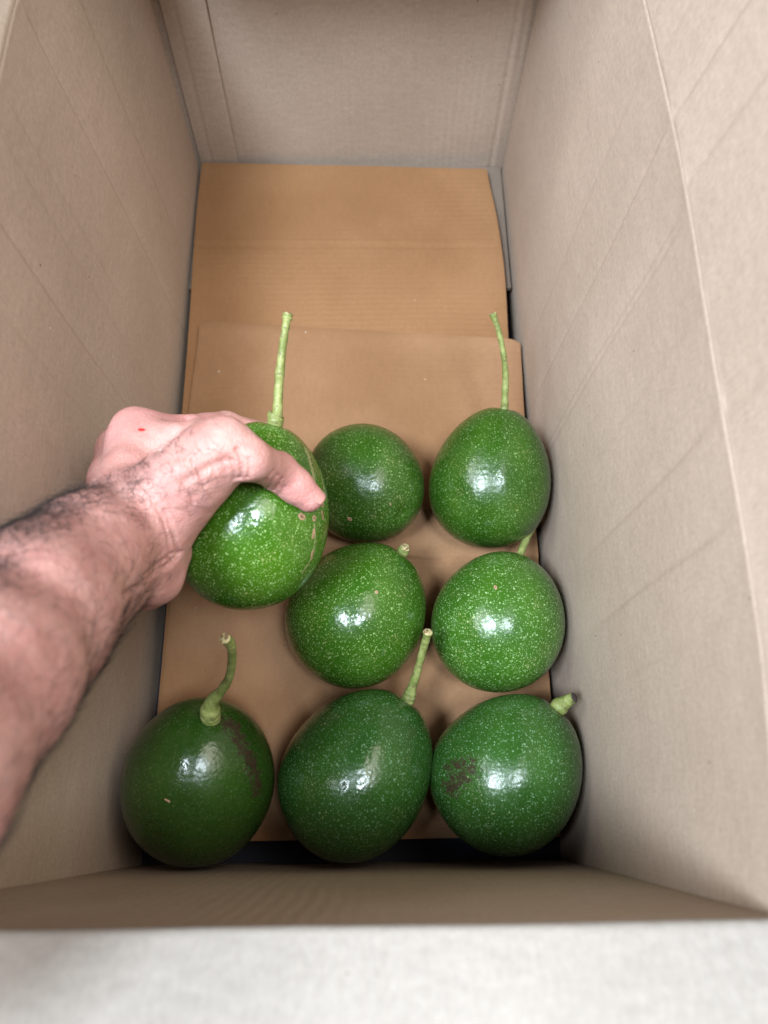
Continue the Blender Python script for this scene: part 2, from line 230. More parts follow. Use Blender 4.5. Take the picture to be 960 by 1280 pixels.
def left_x(Y, Z):
    t = np.clip((Z + .004) / H, 0, 1)
    x = (-.0015 + .003 * np.clip(Y / .7, 0, 1)) * (1 - t) + top_left(Y) * t ** 1.15
    for p, d, w, z0 in CR_L:
        x = x - 1.8 * (1 - np.clip((Z - H + .03) / .026, 0, 1)) * scored(Y + .0012 * np.sin(Z * 19 + p * 30), p, d, w) * (fade(Z, z0, z0 + .08) * .8 + .2 * (z0 < .06))
    x = x - curl(Z) + .0009 * nz(Y, Z, 20, 3) + .00012 * nz(Y, Z, 150, 4)
    x = x - .007 * (np.exp(-((Y - .6990) / .0036) ** 2) + 0*np.exp(-((Y + .0055) / .0025) ** 2))
    return x
XR = right_x(Y, Z)
wr = inbox(slab('side_wall', np.stack([XR, Y, Z], -1)[::-1], .0045, M_WALL, box, np.stack([Y, Z], -1)[::-1]))
XL = left_x(Y, Z)
wl = inbox(slab('side_wall', np.stack([XL, Y, Z], -1), .0045, M_WALL, box, np.stack([Y, Z + 1.3], -1)))
wr['label'] = 'right side wall, paler, with slanting crush lines'; wl['label'] = 'left side wall behind the arm'
# flaps: the bend and the board beyond it follow the top edge of their wall
def flap(edge, out, up_ang, length, creases, name, mat, bend=.004, seed=0.0, wob=.0006, lam=None):
    """edge (n,3) along the fold; out = unit outward; up_ang = angle above horizontal-outward"""
    n = len(edge); out = np.array(out, float); up = np.array([0, 0, 1.0])
    prof = []
    a0 = R(90); a1 = R(up_ang)
    nb = 7
    turn = a0 - a1
    # arc from straight up to the flap direction
    rr = bend / max(abs(turn), .35)
    for k in range(nb + 1):
        a = turn * k / nb
        prof.append((rr * (1 - math.cos(a)), rr * math.sin(a)))
    ex, ez = prof[-1]
    for s in np.linspace(.0015, length, 60):
        prof.append((ex + s * math.cos(a1), ez + s * math.sin(a1)))
    prof = np.array(prof)
    P = edge[:, None, :] + prof[None, :, 0:1] * out + prof[None, :, 1:2] * up
    nrm = np.array(out) * math.sin(a1) - up * math.cos(a1)     # towards the back side of the board
    along = np.linalg.norm(edge - edge[0], axis=1)[:, None]; s = np.linspace(0, length, P.shape[1])[None]
    d = wob * nz(along + 0 * s, s + 0 * along, 24, seed) * np.clip(s / .02, 0, 1)
    for p, dep, w in creases:
        d = d + scored(edge[:, 1:2] if abs(out[0]) > .5 else edge[:, 0:1], p, dep, w) * np.clip((s - .004) / .030, 0, 1)
    # the score line itself: a shallow groove just past the wall
    P = P + d[..., None] * nrm
    return P
er = np.stack([XR[:, -1], ys, Z[:, -1]], -1)
P = flap(er, (1, 0, 0), 80, .17, [(.385, .0012, .0018), (.338, .0010, .0030), (.203, .0010, .0035), (.262, .0004, .003), (.43, .0004, .002)], 'r', M_WALL, seed=5)
P[:, :, 1] += 0
fr_ = inbox(slab('flap', P[::-1], .0045, M_WALL, box, np.stack([er[:, 1:2] + 0 * P[..., 0], np.linspace(0, .17, P.shape[1])[None] + 0 * P[..., 0] + 2.2], -1)[::-1]))
el_ = np.stack([XL[:, -1], ys, Z[:, -1]], -1)
P = flap(el_, (-1, 0, 0), 62, .17, [(.49, .001, .002), (.36, .0008, .003)], 'l', M_WALL, seed=6)
fl_ = inbox(slab('flap', P, .0045, M_WALL, box, np.stack([el_[:, 1:2] + 0 * P[..., 0], np.linspace(0, .17, P.shape[1])[None] + 0 * P[..., 0] + 4.2], -1)))
fr_['label'] = 'right flap standing upright'; fl_['label'] = 'left flap leaning outward'
# end walls
xs = np.concatenate([np.linspace(-.007, .003, 8)[:-1], np.arange(.003, .333, .0018), np.linspace(.333, .3460, 8)])
X, Z2 = np.meshgrid(xs, zs, indexing='ij')
yn = -.0005 - .0055 * np.clip(Z2 / H, 0, 1) - .0045 * np.sin(np.pi * np.clip(Z2 / H, 0, 1)) * 0 + .0006 * nz(X, Z2, 26, 7) + .00006 * nz(X, Z2 * .02, 500, 8)
yn = yn + .006 * np.exp(-((X + .005) / .035) ** 2) * np.clip(Z2 / H, 0, 1)
yn = yn + .0010 * np.exp(-((X - .17) / .12) ** 2) * np.sin(np.pi * np.clip(Z2 / H, 0, 1))
wn = inbox(slab('end_wall', np.stack([X, yn, Z2], -1)[::-1], .0045, M_END, box, np.stack([X, Z2 + 6.1], -1)[::-1])); wn['label'] = 'near end wall in shade'
en = np.stack([xs, yn[:, -1], Z2[:, -1]], -1)
P = flap(en, (0, -1, 0), 33, .17, [], 'n', M_END, bend=.0055, seed=9, wob=.0009)
M_COOL_LIT = cardboard('cool_lit_kraft', (.305, .280, .252), (.345, .318, .288), flute_amt=.4, fibre=.09, bump=.6)  # box kraft greyed: cool daylight on the near flap put into its colour
fn_ = inbox(slab('flap', P[::-1], .0045, M_COOL_LIT, box, np.stack([en[:, 0:1] + 0 * P[..., 0], np.linspace(0, .17, P.shape[1])[None] + 0 * P[..., 0] + 8.2], -1)[::-1])); fn_['label'] = 'bright near flap folded outward'
yf = .7010 + .0012 * np.clip(Z2 / H, 0, 1) + .0010 * nz(X, Z2, 16, 10) - .002 * np.exp(-((X - .17) / .1) ** 2) * np.sin(np.pi * np.clip(Z2 / H, 0, 1))
yf = yf + crease(X, .3205, .0010, .0018) + .0003 * nz(X, Z2 * .06, 700, 11)
wf = inbox(slab('end_wall', np.stack([X, yf, Z2], -1), .0045, M_END, box, np.stack([X, Z2 + 10.1], -1))); wf['label'] = 'far end wall with glued joint strip'
ef = np.stack([xs, yf[:, -1], Z2[:, -1]], -1)
P = flap(ef, (0, 1, 0), 150, .17, [], 'f', M_END, seed=12)  # out of view, angled over the box to keep light off the far wall
ff_ = inbox(slab('flap', P, .0045, M_WALL, box, np.stack([ef[:, 0:1] + 0 * P[..., 0], np.linspace(0, .17, P.shape[1])[None] + 0 * P[..., 0] + 12.2], -1))); ff_['label'] = 'unseen far flap tipped inward to shade the far wall'
# glued joint strip on the far wall
xg = np.concatenate([np.arange(.0035, .0425, .0015), [.0428, .0432, .0436]]); XG, ZG = np.meshgrid(xg, zs, indexing='ij')
yg = np.interp(XG.ravel(), xs, yf.mean(1)).reshape(XG.shape) * 0 + .7010 + .0012 * np.clip(ZG / H, 0, 1) + .0010 * nz(XG, ZG, 16, 10) - .002 * np.exp(-((XG - .17) / .1) ** 2) * np.sin(np.pi * np.clip(ZG / H, 0, 1)) - .0026
yg = yg + crease(XG, .0155, .0006, .0016)
yg = yg + .0004 * np.exp(-((XG - .0437) / .0006) ** 2)
tb = inbox(slab('joint_strip', np.stack([XG + .0016 * ZG / H, yg, ZG], -1), .0022, M_WALL, box, np.stack([XG, ZG + 14.4], -1)))
# bottom flaps
def plate(name, x0, x1, y0, y1, z, th, mat, parent, nx=40, ny=60, seed=0.0, amp=.0006):
    a, b = np.meshgrid(np.linspace(x0, x1, nx), np.linspace(y0, y1, ny), indexing='ij')
    P = np.stack([a + .0004 * nz(b, a, 60, seed + 1), b + .0004 * nz(a, b, 60, seed + 2), z + amp * nz(a, b, 25, seed)], -1)
    return slab(name, P, th, mat, parent, np.stack([b, a + 16 + seed], -1))
for (x0, x1, y0, y1, z, s) in ((.0130, .1675, .024, .704, -.030, 1.1), (.1685, .3250, .024, .704, -.030, 1.2)):
    inbox(plate('bottom_flap', x0, x1, y0, y1, z, .004, M_WALL, box, seed=s, amp=.0002))
bf = inbox(plate('bottom_flap', .0015, .3312, .5385, .7000, -.0040, .0042, M_SHADED, box, seed=1.3, amp=.0004)); bf['label'] = 'far short bottom flap'

M_LINER2 = cardboard('pinkish_kraft', (0.252, 0.131, 0.06), (0.315, 0.173, 0.09), flute=.0062, flute_amt=.5, fibre=.06, bump=.4)
# ---------------------------------------------------------------- two loose sheets under the fruit
def sheet(y0l, y0r, y1l, y1r, leftx, rightx, ztop, creases, seed, round_r=.0, n=210, m=190):
    t = np.linspace(0, 1, n); s = np.linspace(0, 1, m)
    T, S = np.meshgrid(t, s, indexing='ij')                   # T across x, S from far (0) to near (1)
    yl = y0l + (y1l - y0l) * S; yr = y0r + (y1r - y0r) * S
    Yc = yl + (yr - yl) * T
    xl = ip(Yc, *leftx) ; xr = ip(Yc, *rightx)
    dc = np.maximum(0, round_r - np.abs(Yc - (y0l + (y0r - y0l) * T)))
    ins = round_r - np.sqrt(np.maximum(0, round_r ** 2 - dc ** 2)) if round_r else 0
    xl = xl + ins; xr = xr - ins
    Xc = xl + (xr - xl) * T
    edge = np.exp(-(np.minimum(S, 1 - S) / .004))
    Yc = Yc + .0005 * nz(Xc, Yc * 0, 120, seed) * edge
    Zc = ztop(Xc, Yc) + .0005 * nz(Xc, Yc, 30, seed + 1) + .00006 * nz(Xc * .1, Yc, 900, seed + 2)
    for p, sl, d, w in creases: Zc = Zc - crease(Yc - sl * Xc, p, d, w)
    # corners and cut edges curl down a touch
    Zc = Zc - .0004 * np.exp(-(np.minimum(T, 1 - T) / .004)) - .0003 * edge
    return np.stack([Xc, Yc, Zc], -1), np.stack([Yc, Xc], -1)
zb = lambda x, y: .0060 + .0012 * np.exp(-((y - .56) / .03) ** 2) + .0016 * np.clip((y - .655) / .04, 0, 1)
P, uvp = sheet(.6960, .6865, .10, .10, ([.09, .1735, .3946, .4565, .5418, .6345, .70], [.0116, .0116, .0087, .0080, .0062, .0036, .0052]),
          ([.09, .2414, .48, .54, .6228, .6900], [.3161, .3161, .3224, .3242, .3214, .3125]), zb, [(.5860, -.01, .0012, .0016)], 21.0)
P = P[:, ::-1]; uvp = uvp[:, ::-1]
bs = slab('cardboard_sheet', P, .0036, M_LINER, None, uvp + np.array([0, 20.0]))
tag(bs, 'flat orange-brown cardboard sheet lying bare against the far end wall, partly under the other', 'cardboard sheet')
zf = lambda x, y: .0106 - .0006 * np.clip((y - .40) / .08, 0, 1) + .0022 * np.exp(-((y - .247) / .03) ** 2) - .0014 * np.exp(-((y - .334) / .02) ** 2) + .0012 * (np.tanh((y - .2445 + .01 * x) / .0007) - 1) + .0028 * np.exp(-((y - .474 + .05 * (x - .17)) / .012) ** 2) + .0014 * np.exp(-((y - .29) / .03) ** 2)
P, uvp = sheet(.4885, .4650, .017, .017, ([.02, .1139, .2, .3924, .49], [.0125, .0136, .0150, .0158, .0200]),
          ([.02, .1298, .3818, .45, .475], [.3300, .3325, .3300, .3325, .3325]), zf, [(.2440, -.01, .0006, .0012), (.336, -.02, .0010, .0014)], 31.0, round_r=.008)
P = P[:, ::-1]; uvp = uvp[:, ::-1]
fs = slab('cardboard_sheet', P, .0036, M_LINER2, None, uvp + np.array([0, 30.0]))
tag(fs, 'creased brown cardboard sheet on top, lying directly under the avocados', 'cardboard sheet')

# ---------------------------------------------------------------- avocados
def skin_mat(name, base, lite, dotcol, dot_amt, rough=.24):
    N = NT(name)
    oc = N.n('ShaderNodeTexCoord').outputs['Object']
    big = N.noise(oc, 22, 4, .6); mid = N.noise(oc, 90, 3, .6)
    c = N.mix(N.ramp(big, .32, .68), base, lite)
    c = N.mix(N.math('MULTIPLY', N.ramp(mid, .35, .75), .35), c, tuple(x * .55 for x in base))
    # lenticels: three sizes of pale dots
    tot = None; bumps = None
    warp = N.n('ShaderNodeVectorMath', operation='ADD')
    wn_ = N.n('ShaderNodeTexNoise'); N.l(oc, wn_.inputs['Vector']); wn_.inputs['Scale'].default_value = 300
    sc_ = N.n('ShaderNodeVectorMath', operation='SCALE'); N.l(wn_.outputs['Color'], sc_.inputs[0]); sc_.inputs['Scale'].default_value = .0012
    N.l(oc, warp.inputs[0]); N.l(sc_.outputs[0], warp.inputs[1])
    dens = N.ramp(N.noise(oc, 30, 2), .30, .68, .55, 1.15)
    for scale, rad, keep, k in ((400, .36, .55, 1.0), (590, .41, .95, .95), (860, .42, .95, .62)):
        vo = N.n('ShaderNodeTexVoronoi', feature='F1'); N.l(warp.outputs[0], vo.inputs['Vector']); vo.inputs['Scale'].default_value = scale
        pk = N.n('ShaderNodeSeparateColor'); N.l(vo.outputs['Color'], pk.inputs[0])
        r_ = N.math('MULTIPLY', N.math('MULTIPLY_ADD', pk.outputs[1], .6, .55), rad)
        m_ = N.math('SUBTRACT', 1.0, N.math('SMOOTH_MIN', N.math('DIVIDE', vo.outputs['Distance'], r_), 1.0, .15), clamp=True)
        m_ = N.ramp(m_, .0, .5)
        m_ = N.math('MULTIPLY', m_, N.math('LESS_THAN', pk.outputs[0], N.math('MULTIPLY', dens, keep)))
        m_ = N.math('MULTIPLY', m_, N.math('MULTIPLY', N.math('MULTIPLY_ADD', pk.outputs[2], .7, .3), k * dot_amt * .85))
        tot = m_ if tot is None else N.math('MAXIMUM', tot, m_)
    tan = N.math('GREATER_THAN', N.noise(oc, 60, 1), .62)
    dc = N.mix(N.math('MULTIPLY', tan, .35), dotcol, (.42, .30, .12))
    c = N.mix(tot, c, dc)
    br = N.noise(oc, 420, 4, .7)
    sc = N.ramp(N.math('ADD', N.attr('scar'), N.math('MULTIPLY', N.math('SUBTRACT', N.noise(oc, 260, 5, .75), .5), 3.0)), .45, .95)
    c = N.mix(N.math('MULTIPLY', sc, .88), c, N.mix(br, (.006, .004, .003), (.060, .030, .020)))
    ck = N.ramp(N.math('ADD', N.attr('cork'), N.math('MULTIPLY', N.math('SUBTRACT', br, .5), 1.3)), .5, .85)
    c = N.mix(N.math('MULTIPLY', ck, .6), c, (.38, .34, .17))
    tn = N.ramp(N.math('ADD', N.attr('tan'), N.math('MULTIPLY', N.math('SUBTRACT', br, .5), .7)), .35, .6)
    tcore = N.ramp(N.attr('tan'), .78, .95)
    c = N.mix(N.math('MULTIPLY', tn, .85), c, N.mix(tcore, (.46, .26, .17), (.20, .09, .06)))
    N.l(c, N.b.inputs['Base Color'])
    rr = N.math('ADD', N.ramp(N.noise(oc, 45, 3), .3, .7, rough - .09, rough + .04), N.math('MULTIPLY', N.math('MAXIMUM', N.math('MAXIMUM', sc, ck), tn), .35))
    N.l(rr, N.b.inputs['Roughness'])
    N.l(N.math('MULTIPLY', N.math('SUBTRACT', 1.0, N.math('MULTIPLY', sc, .75)), .52), N.b.inputs['Specular IOR Level'])
    N.b.inputs['Subsurface Weight'].default_value = 0.0
    pv = N.n('ShaderNodeTexVoronoi', feature='SMOOTH_F1'); N.l(oc, pv.inputs['Vector']); pv.inputs['Scale'].default_value = 360; pv.inputs['Smoothness'].default_value = .6
    h = N.math('ADD', N.math('MULTIPLY', N.math('SUBTRACT', 1.0, pv.outputs['Distance']), .00016),
               N.math('MULTIPLY', N.noise(oc, 170, 3, .55), .00030))
    h = N.math('ADD', h, N.math('MULTIPLY', tot, .00004))
    h = N.math('ADD', h, N.math('MULTIPLY', N.math('ADD', ck, tn), .0002))
    bp = N.n('ShaderNodeBump'); bp.inputs['Distance'].default_value = 1; bp.inputs['Strength'].default_value = .85
    N.l(h, bp.inputs['Height']); N.l(bp.outputs[0], N.b.inputs['Normal'])
    return N.m
AVMAT = {
 'held': skin_mat('bright_green_skin', (0.0304, 0.1003, 0.0049), (0.0575, 0.1572, 0.0077), (0.34, 0.52, 0.18), .95, .22),
 'B': skin_mat('mid_green_skin_b', (0.0189, 0.0654, 0.0046), (0.0346, 0.0997, 0.0072), (0.30, 0.43, 0.17), .75, .30),
 'C': skin_mat('mid_green_skin_c', (0.0179, 0.0623, 0.0039), (0.0346, 0.0966, 0.0059), (0.29, 0.43, 0.17), .60, .27),
 'D': skin_mat('bright_green_skin_d', (0.0237, 0.0869, 0.0049), (0.0439, 0.1271, 0.0070), (0.33, 0.50, 0.18), .85, .24),
 'E': skin_mat('speckled_green_skin', (0.0270, 0.0970, 0.0070), (0.0507, 0.1404, 0.0106), (0.36, 0.54, 0.24), 1.0, .27),
 'F': skin_mat('dark_green_skin', (0.0141, 0.0418, 0.0048), (0.0230, 0.0646, 0.0064), (0.16, 0.24, 0.12), .26, .27),
 'G': skin_mat('deep_green_skin_g', (0.0166, 0.0608, 0.0088), (0.0243, 0.0798, 0.0096), (0.25, 0.41, 0.24), .50, .23),
 'H': skin_mat('deep_green_skin_h', (0.0186, 0.0684, 0.0088), (0.0294, 0.0950, 0.0104), (0.27, 0.45, 0.26), .60, .26)}
Ns = NT('green_stem'); tc = Ns.n('ShaderNodeTexCoord').outputs['Object']
cs = Ns.mix(Ns.ramp(Ns.noise(tc, 120, 4, .65), .35, .7), (.15, .19, .045), (.29, .32, .11))
cs = Ns.mix(Ns.math('MULTIPLY', Ns.ramp(Ns.noise(Ns.scaled(tc, (1, 1, 1)), 260, 4, .7), .54, .66), .75), cs, (.12, .09, .05))
Ns.l(cs, Ns.b.inputs['Base Color']); Ns.b.inputs['Roughness'].default_value = .5
bp = Ns.n('ShaderNodeBump'); bp.inputs['Distance'].default_value = 1; Ns.l(Ns.math('MULTIPLY', Ns.noise(tc, 500, 3), .0005), bp.inputs['Height']); Ns.l(bp.outputs[0], Ns.b.inputs['Normal'])
Nc = NT('stem_cut_face'); tc = Nc.n('ShaderNodeTexCoord').outputs['Object']
Nc.l(Nc.mix(Nc.ramp(Nc.noise(tc, 500, 3), .4, .65), (.16, .10, .05), (.50, .45, .22)), Nc.b.inputs['Base Color']); Nc.b.inputs['Roughness'].default_value = .8
Nd = NT('stem_cut_dark'); Nd.b.inputs['Base Color'].default_value = (.045, .03, .028, 1); Nd.b.inputs['Roughness'].default_value = .8

def tube(pts, rad, nseg=14, sub=6, wob=0.0, seed=0):
    P = np.array(pts, float); r = np.array(rad, float)
    n = len(P); t = np.arange(n); tt = np.linspace(0, n - 1, (n - 1) * sub + 1)
    def cat(A, x):
        i = np.clip(x.astype(int), 0, n - 2); f = (x - i)
        g = lambda j: A[np.clip(j, 0, n - 1)]
        p0, p1, p2, p3 = g(i - 1), g(i), g(i + 1), g(i + 2)
        if A.ndim > 1: f = f[:, None]
        return .5 * (2 * p1 + (p2 - p0) * f + (2 * p0 - 5 * p1 + 4 * p2 - p3) * f ** 2 + (3 * p1 - p0 - 3 * p2 + p3) * f ** 3)
    C = cat(P, tt); rr = np.interp(tt, t, r)
    T = np.gradient(C, axis=0); T /= np.linalg.norm(T, axis=1, keepdims=True)
    ref = np.array([.3, .1, .95]); U = np.cross(T, ref); U /= np.linalg.norm(U, axis=1, keepdims=True); W = np.cross(T, U)
    ph = np.linspace(0, 2 * np.pi, nseg, endpoint=False)
    rs = np.random.default_rng(seed)
    rw = 1 + wob * rs.normal(size=(len(C), 1)) + wob * .8 * np.cos(ph * 2 + 1)[None] * rs.normal(size=(len(C), 1))
    V = C[:, None] + (rr[:, None] * rw)[..., None] * (np.cos(ph)[None, :, None] * U[:, None] + np.sin(ph)[None, :, None] * W[:, None])
    m = len(C); V = V.reshape(-1, 3); F = []
    for i in range(m - 1):
        for j in range(nseg):
            k = (j + 1) % nseg
            F.append((i * nseg + j, i * nseg + k, (i + 1) * nseg + k, (i + 1) * nseg + j))
    V = np.concatenate([V, [C[0]]]); c0 = len(V) - 1
    for j in range(nseg): F.append((c0, (j + 1) % nseg, j))
    return V, F, C[-1], T[-1], rr[-1], V[(m - 1) * nseg:m * nseg]

LAB = {
 'held': ('bright green speckled avocado with long stem, gripped in the hand above the box floor'),
 'B': ('round dark green avocado with no stem showing, just right of the held one'),
 'C': ('pear-shaped green avocado against the right wall, with a long thin stem pointing away'),
 'D': ('bright glossy avocado with a tiny stem nub, in the middle of the resting fruit'),
 'E': ('densely pale-speckled round avocado against right wall, between two others'),
 'F': ('very dark green avocado with brown scar and thick curved stem, near left corner'),
 'G': ('deep green avocado with straight thin stem, at the near wall between two others'),
 'H': ('deep green avocado with dark patch and short stubby pointed stem, near right corner')}
def seg_dist(P, pts):
    pts = np.array(pts); d = np.full(len(P), 9.0)
    for a, b in zip(pts[:-1], pts[1:]):
        ab = b - a; t = np.clip(((P - a) @ ab) / (ab @ ab + 1e-12), 0, 1)
        d = np.minimum(d, np.linalg.norm(P - a - t[:, None] * ab, axis=1))
    return d
def build_avocado(key, seed):
    q = AV[key]; c = np.array(q['c']); a = np.array(q['a']); u = np.array(q['u']); w = np.array(q['w'])
    nt, npn = 150, 220
    th = np.linspace(0, np.pi, nt + 1)[1:-1][:, None]; ph = np.linspace(0, 2 * np.pi, npn, endpoint=False)[None]
    dx, dy, dz = np.sin(th) * np.cos(ph), np.sin(th) * np.sin(ph), np.cos(th) + 0 * ph
    rs = np.random.default_rng(seed)
    def lump(x, y, z, f, n=9):
        r = 0
        for k in range(n):
            v = rs.normal(size=3); v /= np.linalg.norm(v); r = r + np.sin((x * v[0] + y * v[1] + z * v[2]) * f * rs.uniform(.7, 1.4) + rs.uniform(0, 6.28))
        return r / n
    def surf(x, y, z):
        st = rs.bit_generator.state
        l = 1 + .027 * lump(x, y, z, 2.4) + .010 * lump(x, y, z, 6) + .0028 * lump(x, y, z, 17) + .0014 * lump(x, y, z, 45, 16)
        rs.bit_generator.state = st
        return l
    l = surf(dx, dy, dz)
    dimp = 1 - .035 * np.exp(-((th) / .16) ** 2)                     # shallow hollow round the stem
    rr = q['R'] * np.sin(th) * (1 - q['k'] * np.cos(th)) * l
    zz = q['L'] / 2 * np.cos(th) * l * dimp
    V = (rr * np.cos(ph))[..., None] * u + (rr * np.sin(ph))[..., None] * w + (zz + 0 * ph)[..., None] * a
    poles = []
    for s in (1, -1):
        lp = surf(np.array(0.0), np.array(0.0), np.array(float(s)))
        poles.append(a * s * q['L'] / 2 * float(lp) * (.965 if s > 0 else 1))
    n = nt - 1
    V = np.concatenate([V.reshape(-1, 3), poles])
    i = np.arange(n * npn).reshape(n, npn); j = np.roll(i, -1, 1)
    F = [tuple(f) for f in np.stack([i[:-1], i[1:], j[1:], j[:-1]], -1).reshape(-1, 4).tolist()]
    F += [(n * npn, int(i[0, k]), int(j[0, k])) for k in range(npn)] + [(n * npn + 1, int(j[-1, k]), int(i[-1, k])) for k in range(npn)]
    lab = LAB[key]
    root = empty('avocado', c); tag(root, lab, 'avocado', 'avocados in the box')
    body = mesh_obj('fruit', V, F, AVMAT[key], root)
    W_ = V + c
    for kind in ('scar', 'cork', 'tan'):
        val = np.zeros(len(V))
        for kd, rad, pts in BLEM.get(key, []):
            if kd == kind: val = np.maximum(val, np.clip(1 - seg_dist(W_, pts) / (2 * rad), 0, 1) ** .7 if kind != 'tan' else np.clip(1.25 - seg_dist(W_, pts) / (1.3 * rad), 0, 1))
        attr(body, kind, val)
    if key in STEMS:
        sp = STEMS[key]
        Vs, Fs, end, T, re, ring = tube([np.array(p) - c for p, r in sp], [r for p, r in sp], wob=.05, seed=seed)
        st = mesh_obj('stem', Vs, Fs, Ns.m, root)
        # cut end: slightly domed cap
        k = len(ring); cap = [tuple(x) for x in ring] + [tuple(end + (x - end) * .72 + T * re * .22) for x in ring] + [tuple(end + T * re * .12)]
        Fc = [(j, (j + 1) % k, k + (j + 1) % k, k + j) for j in range(k)] + [(k + j, k + (j + 1) % k, 2 * k) for j in range(k)]
        mesh_obj('stem_cut', cap, Fc, Nd.m if key == 'H' else Nc.m, st)
    return root
for n_, key in enumerate(('F', 'G', 'H', 'D', 'E', 'B', 'C', 'held')): build_avocado(key, 40 + n_)

# ---------------------------------------------------------------- left hand and forearm as one signed-distance surface
def smin(a, b, k):
    h = np.clip(0.5 + 0.5 * (b - a) / k, 0, 1)
    return b + (a - b) * h - k * h * (1 - h)
def capsule(P, a, b, ra, rb):
    ab = b - a
    t = np.clip(((P - a) @ ab) / (ab @ ab), 0, 1)
    return np.linalg.norm(P - a - t[..., None] * ab, axis=-1) - (ra + (rb - ra) * t)
def avo_sdf(P, c, R, L, axis, k, u, w):
    l = P - c
    z = l @ axis
    rho = np.hypot(l @ u, l @ w)
    q = np.hypot(rho, z * (2 * R / L)) + 1e-9
    ct = np.clip(z * (2 * R / L) / q, -1, 1)
    rr = R * (1 - k * ct * (1 - ct * ct) ** .5)
    return (q - rr) * .93
def hand_sdf(P, HD):
    big = np.float32(1.0)
    def chain(pts, k):
        d = None
        for (a, ra), (b, rb) in zip(pts[:-1], pts[1:]):
            e = capsule(P, np.array(a), np.array(b), ra, rb)
            d = e if d is None else smin(d, e, k)
        return d
    palm = chain(HD['arm'][0], .012)
    for c in HD['arm'][1:]:
        palm = smin(palm, chain(c, .006), .013)
    for c in HD['palm']:
        palm = smin(palm, chain(c, .004), .013)
    out = palm
    for c in HD['fingers']:
        f = smin(palm, chain(c, .004), .010)
        out = smin(out, f, .0022)
    a = HD['avocado']
    s = avo_sdf(P, *[np.array(x) if isinstance(x, (list, tuple)) else x for x in a])
    g = -(s - .0006)
    k = .003
    h = np.clip(0.5 - 0.5 * (g - out) / k, 0, 1)
    return g + (out - g) * h + k * h * (1 - h)


# ---------------------------------------------------------------- person: one continuous hand + forearm surface
def surface_nets(fn, lo, hi, h):
    nx, ny, nz_ = [int(math.ceil((hi[i] - lo[i]) / h)) + 1 for i in range(3)]
    ax = [lo[i] + h * np.arange(n) for i, n in enumerate((nx, ny, nz_))]
    # coarse pass decides which blocks need the fine grid
    b = 8; D = np.full((nx, ny, nz_), 1.0, np.float32)
    cx = [np.arange(0, n, b) for n in (nx, ny, nz_)]
    G = np.stack(np.meshgrid(*[lo[i] + h * (c + b / 2) for i, c in enumerate(cx)], indexing='ij'), -1)
    cd = fn(G.reshape(-1, 3)).reshape(G.shape[:3])
    act = np.argwhere(np.abs(cd) < h * b * 1.15)
    sgn = np.where(cd < 0, -1.0, 1.0).astype(np.float32)
    D = np.repeat(np.repeat(np.repeat(sgn, b, 0), b, 1), b, 2)[:nx, :ny, :nz_].copy()
    for s in range(0, len(act), 200):
        ch = act[s:s + 200]; off = np.stack(np.meshgrid(*[np.arange(b)] * 3, indexing='ij'), -1).reshape(-1, 3)
        idx = (ch[:, None] * b + off[None]).reshape(-1, 3)
        idx = idx[(idx < np.array([nx, ny, nz_])).all(1)]
        D[idx[:, 0], idx[:, 1], idx[:, 2]] = fn(np.array(lo) + idx * h)
    neg = D < 0
    c = np.zeros((nx - 1, ny - 1, nz_ - 1), np.uint8)
    for i in (0, 1):
        for j in (0, 1):
            for k in (0, 1): c += neg[i:nx - 1 + i, j:ny - 1 + j, k:nz_ - 1 + k]
    cells = np.argwhere((c > 0) & (c < 8))
    vid = np.full(c.shape, -1, np.int64); vid[cells[:, 0], cells[:, 1], cells[:, 2]] = np.arange(len(cells))
    acc = np.zeros((len(cells), 3)); cnt = np.zeros(len(cells))
    cor = [(i, j, k) for i in (0, 1) for j in (0, 1) for k in (0, 1)]
    for p in cor:
        for d in range(3):
            if p[d]: continue
            q = list(p); q[d] = 1
            da = D[cells[:, 0] + p[0], cells[:, 1] + p[1], cells[:, 2] + p[2]]; db = D[cells[:, 0] + q[0], cells[:, 1] + q[1], cells[:, 2] + q[2]]
            m = (da < 0) != (db < 0); t = np.where(m, da / (da - db + 1e-20), 0)
            pos = np.array(p, float)[None].repeat(len(cells), 0); pos[:, d] += t
            acc[m] += pos[m]; cnt[m] += 1
    V = np.array(lo) + (cells + acc / cnt[:, None]) * h
    F = []
    for d in range(3):
        e1, e2 = [(1, 2), (2, 0), (0, 1)][d]
        sl_a = [slice(None)] * 3; sl_b = [slice(None)] * 3; sl_a[d] = slice(0, -1); sl_b[d] = slice(1, None)
        A = neg[tuple(sl_a)]; B = neg[tuple(sl_b)]
        e = np.argwhere(A != B)
        e = e[(e[:, e1] > 0) & (e[:, e2] > 0) & (e[:, e1] < c.shape[e1]) & (e[:, e2] < c.shape[e2])]
        fl = A[e[:, 0], e[:, 1], e[:, 2]]
        o = [np.zeros(3, int) for _ in range(4)]
        o[1][e1] = -1; o[2][e1] = -1; o[2][e2] = -1; o[3][e2] = -1
        q = np.stack([vid[tuple((e + oo).T)] for oo in o], 1)
        q = np.where(fl[:, None], q, q[:, ::-1])
        F.append(q)
    return V, np.concatenate(F), ax
fn = lambda P: hand_sdf(P, HAND)
allp = np.array([p for g_ in ('arm', 'palm', 'fingers') for ch in HAND[g_] for p, r in ch])
lo = allp.min(0) - .055; hi = allp.max(0) + .055
HV, HF, _ = surface_nets(fn, lo, hi, .00105)
def grad(P, e=.0006):
    g_ = np.stack([fn(P + np.eye(3)[i] * e) - fn(P - np.eye(3)[i] * e) for i in range(3)], -1)
    return g_ / (np.linalg.norm(g_, axis=1, keepdims=True) + 1e-9)
HN = grad(HV)
disp = np.zeros(len(HV))
